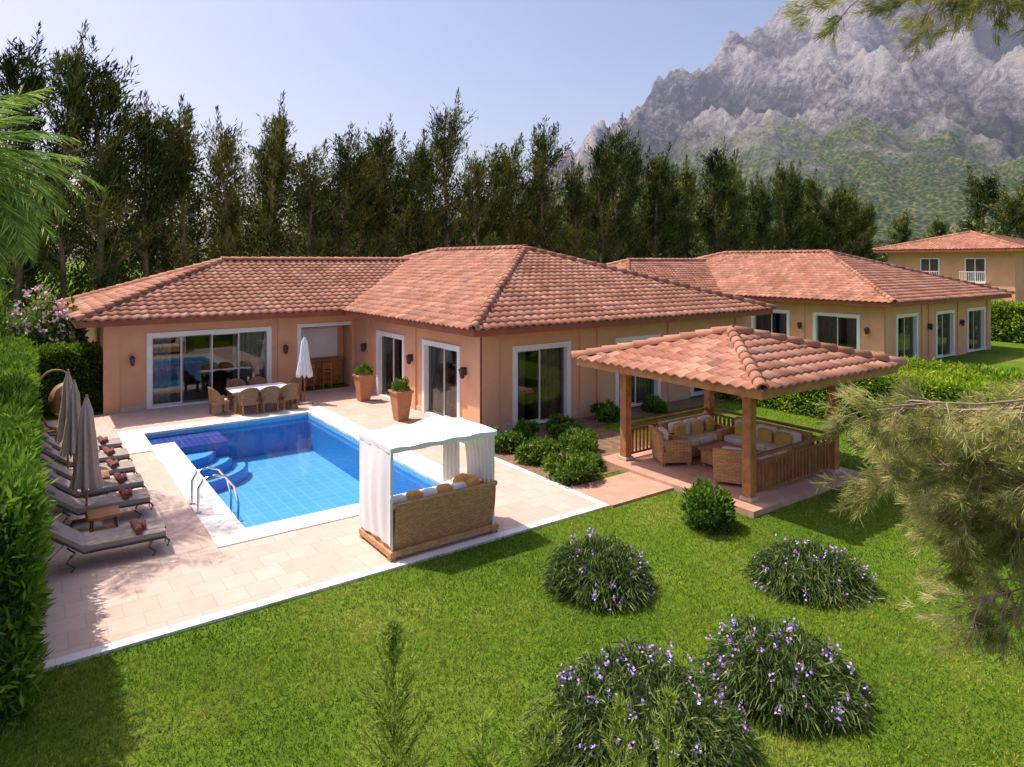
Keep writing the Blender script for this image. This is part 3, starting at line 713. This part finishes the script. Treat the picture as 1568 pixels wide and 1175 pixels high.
def _dome(r,h,nu=20,nv=6):
    V=[];F=[]
    for j in range(nv+1):
        ph=math.pi/2*j/nv
        for i in range(nu):
            t=2*math.pi*i/nu; V.append((r*math.cos(ph)*math.cos(t),r*math.cos(ph)*math.sin(t),h*math.sin(ph)))
    for j in range(nv):
        for i in range(nu): F.append((j*nu+i,j*nu+(i+1)%nu,(j+1)*nu+(i+1)%nu,(j+1)*nu+i))
    return np.array(V),np.array(F)
def lily(name,x,y,r,h,n=9000,nf=34,white=0):
    cl=Cloud()
    d=sph(n); d[:,2]=np.abs(d[:,2]); q=rng.uniform(.5,1,n)[:,None]
    th=np.arctan2(d[:,1],d[:,0]); ph=rng.uniform(0,6,3)
    wob=(1+.07*np.sin(th*3+ph[0])+.05*np.sin(th*7+ph[1])+.06*np.sin(d[:,2]*6+th*2+ph[2]))[:,None]
    P=d*q*wob*np.array([r*.88,r*.88,h*.84])
    Dv=d*np.array([1,1,.6])+rng.normal(size=(n,3))*.6+np.array([0,0,.2])
    L=rng.uniform(.10,.24,n); T=np.clip(-.1+.6*q[:,0]+rng.normal(size=n)*.28,0,1)
    cl.blades(P,Dv,L*.7,.018,T,'lili',.6)
    Dn=Dv/np.linalg.norm(Dv,axis=1)[:,None]; P2=P+Dn*(L*.5)[:,None]; D2=Dn*np.array([1,1,-.3])+np.array([0,0,-.4])
    cl.blades(P2,D2,L*.75,.015,T,'lili',.4)
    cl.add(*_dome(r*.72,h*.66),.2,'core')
    d=sph(nf); d[:,2]=np.abs(d[:,2])+.05; d/=np.linalg.norm(d,axis=1)[:,None]
    P=d*np.array([r*.96,r*.96,h*1.0])*rng.uniform(.90,1.05,(nf,1))
    for s in range(7):
        Q=P+rng.normal(size=P.shape)*.016+np.array([0,0,.012])*s
        cl.blades(Q,sph(nf),.036,.032,.5,'purple')
    cl.blades(P-d*.2,d,.2,.008,.3,'lili')
    if white:
        for s in range(6): cl.blades(P[:white]+rng.normal(size=(white,3))*.02+.02,sph(white),.045,.04,.5,'canvas')
    return cl.build(name,loc=(x,y,0))
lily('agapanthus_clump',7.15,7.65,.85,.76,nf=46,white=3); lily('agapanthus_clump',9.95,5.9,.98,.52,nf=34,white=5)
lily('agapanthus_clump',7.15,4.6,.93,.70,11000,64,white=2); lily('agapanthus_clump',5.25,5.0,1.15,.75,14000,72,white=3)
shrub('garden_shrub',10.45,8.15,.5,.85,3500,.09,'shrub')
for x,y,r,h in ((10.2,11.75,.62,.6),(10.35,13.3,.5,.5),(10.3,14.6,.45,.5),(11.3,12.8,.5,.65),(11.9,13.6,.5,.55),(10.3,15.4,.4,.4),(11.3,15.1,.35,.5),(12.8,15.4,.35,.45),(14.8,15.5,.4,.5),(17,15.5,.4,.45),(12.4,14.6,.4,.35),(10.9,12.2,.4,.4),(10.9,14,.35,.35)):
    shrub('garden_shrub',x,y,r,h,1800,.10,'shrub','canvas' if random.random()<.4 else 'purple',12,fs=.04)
sheet('flower_bed_soil',[9.655,14.0,22.5],[11.6,15.2,16.22],lambda x,y:x<14 or y>15.2,.012,'soil')
for x,y in ((9.75,22.6),(9.5,19.15)):
    P=empty('potted_topiary',(x,y,.04)); mb=MB(); mb.frus(0,0,.17,.27,0,.88,'terra'); mb.frus(0,0,.30,.30,.88,.94,'terra'); mb.frus(0,0,.255,.255,.94,.945,'soil'); mb.build('pot',P)
    cl=Cloud(); cl.tube([(0,0,.9),(0,0,1.1)],.02,'bark'); dome_leaves(cl,(0,0,.98),.27,.3,1500,.06,'shrub'); cl.build('foliage',P)
def hedge(name,x0,x1,y0,y1,h,n,ls,k,up=.3,rough=.07,asp=.5,spr=.6):
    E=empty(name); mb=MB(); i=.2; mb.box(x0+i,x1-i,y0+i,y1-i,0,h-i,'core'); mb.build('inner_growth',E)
    cl=Cloud(); A=[(x1-x0)*(y1-y0),(y1-y0)*h,(y1-y0)*h,(x1-x0)*h,(x1-x0)*h]; A=np.array(A)/sum(A)
    for f in range(5):
        m_=int(n*A[f]); u=rng.uniform(0,1,m_);v=rng.uniform(0,1,m_)
        X=x0+(x1-x0)*u;Y=y0+(y1-y0)*u;Yv=y0+(y1-y0)*v;Z=h*v
        if f==0: P=np.stack([X,Yv,np.full(m_,h)],1);nr=(0,0,1)
        elif f==1: P=np.stack([np.full(m_,x0),Y,Z],1);nr=(-1,0,0)
        elif f==2: P=np.stack([np.full(m_,x1),Y,Z],1);nr=(1,0,0)
        elif f==3: P=np.stack([X,np.full(m_,y0),Z],1);nr=(0,-1,0)
        else: P=np.stack([X,np.full(m_,y1),Z],1);nr=(0,1,0)
        nr=np.array(nr,float)
        bumpy=np.sin(P[:,0]*2.1+P[:,2]*3+np.sin(P[:,1]*1.3)*2)*np.cos(P[:,1]*2.7+P[:,2]*1.7)+.6*np.sin(P[:,1]*5.3+P[:,0]*6+np.cos(P[:,2]*2.2)*3)*np.sin(P[:,2]*4.1+P[:,0]*5+P[:,1]*1.7)
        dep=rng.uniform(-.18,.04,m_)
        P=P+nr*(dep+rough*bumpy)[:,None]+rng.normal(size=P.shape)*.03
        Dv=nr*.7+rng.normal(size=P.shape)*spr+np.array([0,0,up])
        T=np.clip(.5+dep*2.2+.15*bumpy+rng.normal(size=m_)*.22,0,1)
        cl.blades(P,Dv,rng.uniform(.5,1.35,m_)*ls,rng.uniform(.7,1.2,m_)*ls*asp,T,k)
    cl.build('foliage',E)
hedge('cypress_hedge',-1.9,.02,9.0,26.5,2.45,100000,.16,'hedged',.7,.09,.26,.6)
hedge('clipped_hedge',20.4,22.6,.5,15.6,1.62,66000,.11,'hedge')
hedge('clipped_hedge',24.6,25.8,2,13.5,1.45,18000,.14,'hedge')
hedge('clipped_hedge',49,50.5,6,30,2.3,20000,.25,'hedge')
hedge('clipped_hedge',.35,1.9,26.2,27.6,2.1,14000,.14,'hedged')
shrub('oleander_bush',.35,28.2,1.35,3.9,8000,.18,'shrub','pinkfl',450,fs=.13)
# casuarina trees
def casuarina(seed,h):
    global rng
    rng=np.random.default_rng(seed); cl=Cloud()
    lean=rng.uniform(-.45,.45,2); ph=rng.uniform(0,6,4); wd=rng.uniform(1.6,2.5)
    def ax(z): f=z/h; return np.array([lean[0]*f**2+.1*math.sin(z*.7+seed),lean[1]*f**2+.1*math.cos(z*.6),z])
    cl.tube([ax(z) for z in np.linspace(0,h*.95,12)],np.linspace(.19,.025,12),'bark')
    nb=int(h*8.8)
    for b in range(nb):
        f=.07+.85*(b/nb)**.9; z=h*f; az=rng.uniform(0,6.283)
        mod=1+.42*math.sin(z*1.0+ph[0]+math.cos(az)*1.8)+.25*math.sin(z*2.7+ph[1]+az)
        r=(wd*(1-f)**.36*(.65+.35*math.sin(min(1,f*3)*1.57)))*rng.uniform(.35,1.05)*mod+.12
        if .1<f<.4 and rng.random()<.38: continue
        o=np.array([math.cos(az),math.sin(az),0]); p0=ax(max(.3,z-r*.9)); p1=ax(z)+o*r
        cl.tube([p0,(p0+p1)/2-np.array([0,0,.1*r]),p1],[.03,.02,.008],'bark',4)
        n=int(rng.uniform(45,90)); q=rng.uniform(.3,1.1,n)[:,None]
        tone=rng.uniform(0,.95)
        P=p0+(p1-p0)*q+rng.normal(size=(n,3))*np.array([.18,.18,.26])*(.45+.5*q)+np.array([0,0,.15])
        Dv=o*.5+np.array([.1,0,.9])+rng.normal(size=(n,3))*.5
        cl.blades(P,Dv,rng.uniform(.2,.5,n),rng.uniform(.03,.085,n),np.clip(tone+rng.normal(size=n)*.15,0,1),'cas')
        if rng.random()<.3:
            n=30; q=rng.uniform(0,1,n)[:,None]; Lz=rng.uniform(.5,1.1)
            P=p1+np.array([.1,0,Lz])*q+rng.normal(size=(n,3))*(.16*(1.05-q)); cl.blades(P,np.array([.15,0,1.])+rng.normal(size=(n,3))*.25,rng.uniform(.2,.42,n),.05,np.clip(tone+.1+rng.normal(size=n)*.15,0,1),'cas')
    for l in range(6):
        az=rng.uniform(0,6.283); o=np.array([math.cos(az),math.sin(az),0])*rng.uniform(.2,1.1)
        z0=h*rng.uniform(.62,.8); z1=h*rng.uniform(.80,.98) if l else h*1.02
        a=ax(z0)+o*.4; b=ax(h)*np.array([1,1,0])+o+np.array([.2,0,z1])
        cl.tube([a,b],[.03,.006],'bark',4)
        n=190; q=rng.uniform(0,1,n)[:,None]; sp_=(.38*(1-q)**.8+.04)
        P=a+(b-a)*q+rng.normal(size=(n,3))*sp_*np.array([.8,.8,.5]); Dv=np.array([.2,0,1.])+rng.normal(size=(n,3))*.35
        cl.blades(P,Dv,rng.uniform(.22,.5,n),rng.uniform(.035,.075,n),np.clip(rng.uniform(.2,.9,n),0,1),'cas')
    return cl.mesh('casuarina_tree')
vars_=[casuarina(31+i,h_) for i,h_ in enumerate((15.2,13.8,16.0,14.8,15.4,13.2,15.0,14.2))]
rng=np.random.default_rng(5)
x=-9.0;i=0
while x<93:
    o=bpy.data.objects.new('casuarina_tree',vars_[(i*3+random.randint(0,2))%8])
    s=random.uniform(.9,1.15)+(-.06 if x>80 else 0)
    o.location=(x,44.8+random.uniform(-1.5,1.5),0); o.scale=(s*random.uniform(.9,1.25),s*random.uniform(.9,1.25),s); o.rotation_euler=(0,0,random.uniform(-.7,.7)); link(o)
    x+=random.uniform(1.5,3.0); i+=1
x=-10.0
while x<88:
    o=bpy.data.objects.new('casuarina_tree',vars_[random.randint(0,7)])
    s=random.uniform(.62,.92)
    o.location=(x,48.3+random.uniform(-.9,.9),0); o.scale=(s*1.4,s*1.4,s); o.rotation_euler=(0,0,random.uniform(-.7,.7)); link(o)
    x+=random.uniform(2.4,4.4)
for k_,(x,y,s) in enumerate(((96,44,.85),(104,34,1.15),(108,38,1.25),(110,33,1.2),(115,34,1.3),(113,28,1.25),(118,30,1.35),(121,26,1.3),(100,40,.8))):
    o=bpy.data.objects.new('casuarina_tree',vars_[k_%8]); o.location=(x,y,0); o.scale=(s*1.5,s*1.5,s*.9); o.rotation_euler=(0,0,random.uniform(0,6.28)); link(o)
cl=Cloud()
def blobmass(n,xr,yr,hr,rr,per,ls,k):
    for i in range(n):
        c=(rng.uniform(*xr),rng.uniform(*yr),rng.uniform(*hr)); r=rng.uniform(*rr)
        d=sph(per); P=np.array(c)+d*r*(rng.uniform(.5,1.1,per)[:,None])
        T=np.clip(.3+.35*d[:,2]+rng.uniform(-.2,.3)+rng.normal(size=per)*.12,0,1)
        cl.blades(P,d+rng.normal(size=(per,3))*.7,rng.uniform(.6,1.3,per)*ls,rng.uniform(.3,.6,per)*ls,T,k)
blobmass(230,(-14,100),(50,57),(.5,6.5),(.9,2.2),210,.42,'hill')
blobmass(200,(-14,75),(56,64),(4,11.5),(1.2,2.4),200,.45,'hill')
blobmass(120,(-14,100),(42.5,45),(.3,3.6),(.7,1.5),180,.3,'hill')
blobmass(60,(46,70),(40,44),(.5,5),(1.2,2.2),180,.4,'hill')
blobmass(90,(84,150),(20,60),(1,7),(1.8,3.4),200,.6,'hill')
cl.build('distant_trees')
def apartment(x0,x1,y0,y1,fl):
    mb=MB(); H=fl*3
    mb.box(x0,x1,y0,y1,0,H,'bldg')
    for f in range(fl):
        z=f*3
        mb.box(x0-.8,x1+.8,y0-1.2,y0,z+2.85,z+3.0,'bldg')
        if f: mb.box(x0-.8,x1+.8,y0-1.2,y0-1.1,z+.0,z+.9,'bldg')
        n=int((x1-x0)/2.6)
        for i in range(n): mb.box(x0+.5+i*2.6,x0+2.2+i*2.6,y0-.05,y0-.003,z+.8,z+2.4,'dark')
    mb.box(x0-.4,x1+.4,y0-.6,y1+.5,H,H+.15,'plinth'); mb.build('apartment_building')
apartment(32,39,95,104,5); apartment(60,67,94,104,5)
# palm
rng=np.random.default_rng(21)
cl=Cloud(); pc=np.array([-1.4,17.4,6.7])
cl.tube([pc+np.array([0,0,-6.7])*(1-t)+np.array([.1*math.sin(t*3),0,0]) for t in np.linspace(0,1,10)],np.linspace(.26,.17,10),'bark',10)
for i in range(50):
    az=rng.uniform(0,6.283) if i<28 else rng.uniform(-1.6,.9); el=rng.uniform(-.9,1.4); L=rng.uniform(2.0,2.9)
    o=np.array([math.cos(az),math.sin(az),0])
    ts=np.linspace(0,1,16); e=el-ts*rng.uniform(.8,1.8)
    seg=L/15*(o*np.cos(e)[:,None]+np.array([0,0,1])*np.sin(e)[:,None]); pts=pc+np.cumsum(seg,0)
    cl.tube(pts,np.linspace(.022,.005,16),'palm',4)
    n=46; q=np.linspace(.15,1,n); P=np.stack([np.interp(q,ts,pts[:,c]) for c in range(3)],1)
    Tn=np.stack([np.interp(q,ts,seg[:,c]) for c in range(3)],1); Tn/=np.linalg.norm(Tn,axis=1)[:,None]
    sd=np.cross(Tn,[0,0,1]); sd/=np.linalg.norm(sd,axis=1)[:,None]+1e-6
    for s in (-1,1):
        Dv=sd*s*.9+Tn*.8+np.array([0,0,-.35])+rng.normal(size=(n,3))*.12
        cl.blades(P,Dv,(.6*np.sin(q*2.6+.3)+.14),.03,rng.uniform(.0,1,n),'palm',.35)
cl.build('palm_tree')
# pine: branches reach in over the lawn from a trunk standing to the right
cl=Cloud(); tp=np.array([9.3,.55,0.])
cl.tube([tp+np.array([.1*math.sin(z),.1*math.cos(z*.8),z]) for z in np.linspace(0,8.6,12)],np.linspace(.2,.06,12),'pbark',10)
def tuft(P,Dv,tone,n=30,L=.13):
    Pn=P-Dv*rng.uniform(0,.10,n)[:,None]+rng.normal(size=(n,3))*.008
    cl.blades(Pn,Dv*1.0+rng.normal(size=(n,3))*.42,rng.uniform(.7,1.1,n)*L,.0062,np.clip(tone+rng.normal(size=n)*.13,0,1),'pine')
def pbranch(a,b,r=.035,sub=12,sag=.25,sl=.7,tn=5,drop=-.3,t0=.3):
    a=np.array(a,float);b=np.array(b,float); ts=np.linspace(0,1,12)
    pts=a+(b-a)*ts[:,None]; pts[:,2]-=sag*np.sin(ts*3.14)*.6; pts+=np.cumsum(rng.normal(size=pts.shape)*.022,0)
    cl.tube(pts,np.linspace(r,.006,12),'pbark',6)
    dr=(b-a)/np.linalg.norm(b-a)
    for i in range(sub):
        t=rng.uniform(t0,1.0); p=np.array([np.interp(t,ts,pts[:,c]) for c in range(3)])
        d=dr*.6+rng.normal(size=3)*.6+np.array([0,0,drop]); d/=np.linalg.norm(d); L=sl*rng.uniform(.4,1)
        q=p+d*L+np.array([0,0,-.12*L]); cl.tube([p,(p+q)/2+np.array([0,0,.03]),q],[.008,.006,.003],'pbark',4)
        tone=rng.uniform(.05,.95)
        for j in range(tn):
            f=rng.uniform(.45,1); c=p+(q-p)*f; dd=d+rng.normal(size=3)*.25+np.array([0,0,.15]); dd/=np.linalg.norm(dd)
            s_=rng.normal(size=3)*.12; e_=c+dd*.12+s_*.5
            cl.tube([c,e_],[.003,.002],'pbark',3); tuft(e_,dd,tone)
        tuft(q,d,tone,44)
for a,b,sg,sub,dp in (((9.2,.7,3.95),(6.2,3.05,3.55),.05,38,-.5),((9.2,.6,3.6),(6.5,2.95,3.1),.1,50,-.4),((9.2,.6,3.3),(6.85,2.7,2.8),.1,46,-.4),
    ((9.2,.6,3.9),(7.4,3.4,3.3),.1,46,-.5),((9.2,.6,3.4),(7.1,2.1,3.1),.1,46,-.3),((9.2,.6,3.0),(7.3,2.5,2.4),.1,42,-.3),((9.3,.6,3.9),(6.9,2.1,3.3),.1,44,-.5),((9.2,.6,3.2),(7.8,3.1,2.7),.1,44,-.4),((9.2,.6,2.8),(7.3,1.6,2.3),.1,34,-.4),
    ((9.2,.6,3.5),(6.6,2.7,2.85),.1,44,-.5),((9.2,.6,3.0),(6.9,2.4,2.1),.1,36,-.5),((9.2,.6,3.95),(6.0,2.9,3.75),.0,14,-.5)):
    pbranch(a,b,.024,sub,sg,.5,7,dp,.45)
for a,b in (((9.2,.6,7.4),(6.0,3.2,7.35)),((9.2,.6,7.9),(6.6,2.9,7.55)),((9.2,.6,7.6),(7.0,2.3,7.2)),((9.2,.6,7.8),(7.2,3.0,7.5))):
    pbranch(a,b,.03,28,-.1,.5,7,-.1)
for i in range(8):
    az=rng.uniform(-2.6,.6); z=rng.uniform(5,8.4); pbranch(tp+np.array([0,0,z]),tp+np.array([math.cos(az)*1.8,math.sin(az)*1.8,z+.1]),.03,10,.1,.5,4)
cl.build('pine_tree')
def sapling(x,y,h,r,seed,dens=26):
    global rng
    rng=np.random.default_rng(seed); cl=Cloud(); cl.tube([(0,0,0),(.02,0,h*.5),(.01,0,h*.97)],[.022,.012,.003],'sap')
    for i in range(int(h*dens)):
        f=rng.uniform(.1,1)**.8; z=h*f*.97; L=(r*1.6*(1-f)**.7+.04)*rng.uniform(.5,1.15); az=rng.uniform(0,6.28)
        d=np.array([math.cos(az)*.6,math.sin(az)*.6,.85]); d/=np.linalg.norm(d)
        p=np.array([0,0,z-L*.4]); n=int(24+L*110); q=rng.uniform(.12,1,n)[:,None]
        cl.tube([p,p+d*L],[.005,.002],'sap',3)
        P=p+d*L*q+rng.normal(size=(n,3))*.006
        cl.blades(P,d*.9+rng.normal(size=(n,3))*.38,rng.uniform(.025,.075,n),.0075,np.clip(rng.uniform(.3,1,n),0,1),'sap')
    cl.build('cypress_sapling',loc=(x,y,0))
sapling(1.76,3.67,2.95,.66,1,64); sapling(2.5,3.15,2.45,.5,2,40); sapling(2.95,2.95,2.38,.5,3,34); sapling(3.4,3.0,2.25,.45,4,30); sapling(2.15,3.3,2.42,.5,5,34)
# grass
rng=np.random.default_rng(9); n=560000
X=rng.uniform(-1,21,n);Y=rng.uniform(1.5,16,n); dist=np.hypot(X,Y)
keep=(rng.uniform(0,1,n)<np.clip((8.5/dist)**1.1,0,1))&~((X>-.02)&(X<9.68)&(Y>9.985))&~((X>9.6)&(X<14.05)&(Y>11.55))&~((X>11.45)&(X<15.75)&(Y>7.9)&(Y<12.45))&~((X>9.6)&(X<11.6)&(Y>9.9)&(Y<11.35))&~((X>14)&(Y>15.15))
X=X[keep];Y=Y[keep];n=len(X)
P=np.stack([X,Y,np.zeros(n)],1); Dv=rng.normal(size=(n,3))*.6; Dv[:,2]=1
edge=np.clip(1-np.abs(Y-9.93)/.06,0,1)*(X<9.7)
pn=np.array([noise.noise(Vector((a*.55,b*.55,3.1)))+.7*noise.noise(Vector((a*1.9,b*1.9,7.7)))+.5*noise.noise(Vector((a*5.,b*5.,1.7))) for a,b in zip(X,Y)])
cl=Cloud(); T=np.clip(.5+.6*pn+rng.normal(size=n)*.27,0,1)
cl.blades(P,Dv,rng.uniform(.03,.07,n)*(1+.5*np.clip(pn,-.6,.6)+edge*.7),rng.uniform(.008,.015,n),T,'grass',.35)
cl.build('lawn_grass')
# ---------------------------------------------------------------- mountain
Rv=np.array([.812,-.5835]); Fv=np.array([.5835,.812]); C0=np.array([2771,1210])
nl,nw=470,320
ls_=np.linspace(-1900,2300,nl); ws=np.linspace(-1950,900,nw)
px=[-1900,-1500,-1241,-1103,-978,-752,-627,-501,-426,-250,0,400,900,1500,2300]
pz=[60,270,480,590,680,770,870,990,1070,1220,1400,1480,1400,1200,900]
Hr=np.interp(ls_,px,pz)
V=np.zeros((nw,nl,3)); TT=np.zeros((nw,nl))
for j,w in enumerate(ws):
    g=max(0,(1+w/1850)) if w<0 else max(.0,1-w/1600)
    for i,l in enumerate(ls_):
        p=C0+Rv*l+Fv*w
        rm=noise.ridged_multi_fractal(Vector((l*.0030+3+w*.0005,w*.0011+1.7,.3)),.85,2.15,9,1.0,2.0)
        ft=noise.fractal(Vector((l*.008,w*.006,4.2)),.7,2.0,7)
        gg=(g**1.45 if w<0 else g)
        base=Hr[i]*gg
        am=165*min(1,max(.3,(l+1500)/1300))
        h=base+(rm-1.15)*am*min(1,base/500)*(0.3 if abs(w)<120 else 1)+ft*70*min(1,base/250)
        h+=55*max(0,1-abs(w+1150)/500)*(1+.6*math.sin(l*.006))
        V[j,i]=(p[0],p[1],h-3); TT[j,i]=min(1,max(0,(rm-.55)/1.3+ft*.25))  # tone: painted relief shading, ridges bright and gullies dark
idx=np.arange(nl*nw).reshape(nw,nl)
F=np.stack([idx[:-1,:-1],idx[:-1,1:],idx[1:,1:],idx[1:,:-1]],-1).reshape(-1,4)
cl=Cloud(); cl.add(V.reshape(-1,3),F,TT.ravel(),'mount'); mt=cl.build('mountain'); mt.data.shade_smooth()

# ---------------------------------------------------------------- light, sky, camera
w=bpy.data.worlds.new('World'); scene.world=w; w.use_nodes=True; nt=w.node_tree; nt.nodes.clear()
out=nt.nodes.new('ShaderNodeOutputWorld'); bg=nt.nodes.new('ShaderNodeBackground'); sky=nt.nodes.new('ShaderNodeTexSky')
sky.sky_type='NISHITA'; sky.sun_disc=False; sky.air_density=1.0; sky.dust_density=3.0; sky.ozone_density=1.5
bg.inputs[1].default_value=.15
tint=mix(nt,sky.outputs[0],(1.45,1.24,1.28),1.0,'MULTIPLY')
nt.links.new(tint,bg.inputs[0]); nt.links.new(bg.outputs[0],out.inputs[0])
sd=bpy.data.lights.new('sun','SUN'); sd.energy=5.0; sd.angle=R(.5); sd.color=(1,.93,.80)
so=bpy.data.objects.new('sun',sd); link(so)
el=R(60); az=R(-34); dirv=Vector((math.sin(az)*math.cos(el),math.cos(az)*math.cos(el),math.sin(el)))
sky.sun_elevation=el; sky.sun_rotation=az%(2*math.pi)
so.rotation_euler=dirv.to_track_quat('Z','Y').to_euler(); so.location=(0,0,50)
cd=bpy.data.cameras.new('camera'); cam=bpy.data.objects.new('camera',cd); link(cam)
cd.sensor_width=36; cd.lens=23.8; cd.shift_y=-.1196; cd.clip_end=20000; cd.clip_start=.05
cam.location=(0,0,5); cam.rotation_euler=(R(90),0,R(-35.7)); scene.camera=cam
scene.view_settings.view_transform='Standard'; scene.view_settings.look='None'; scene.view_settings.exposure=0
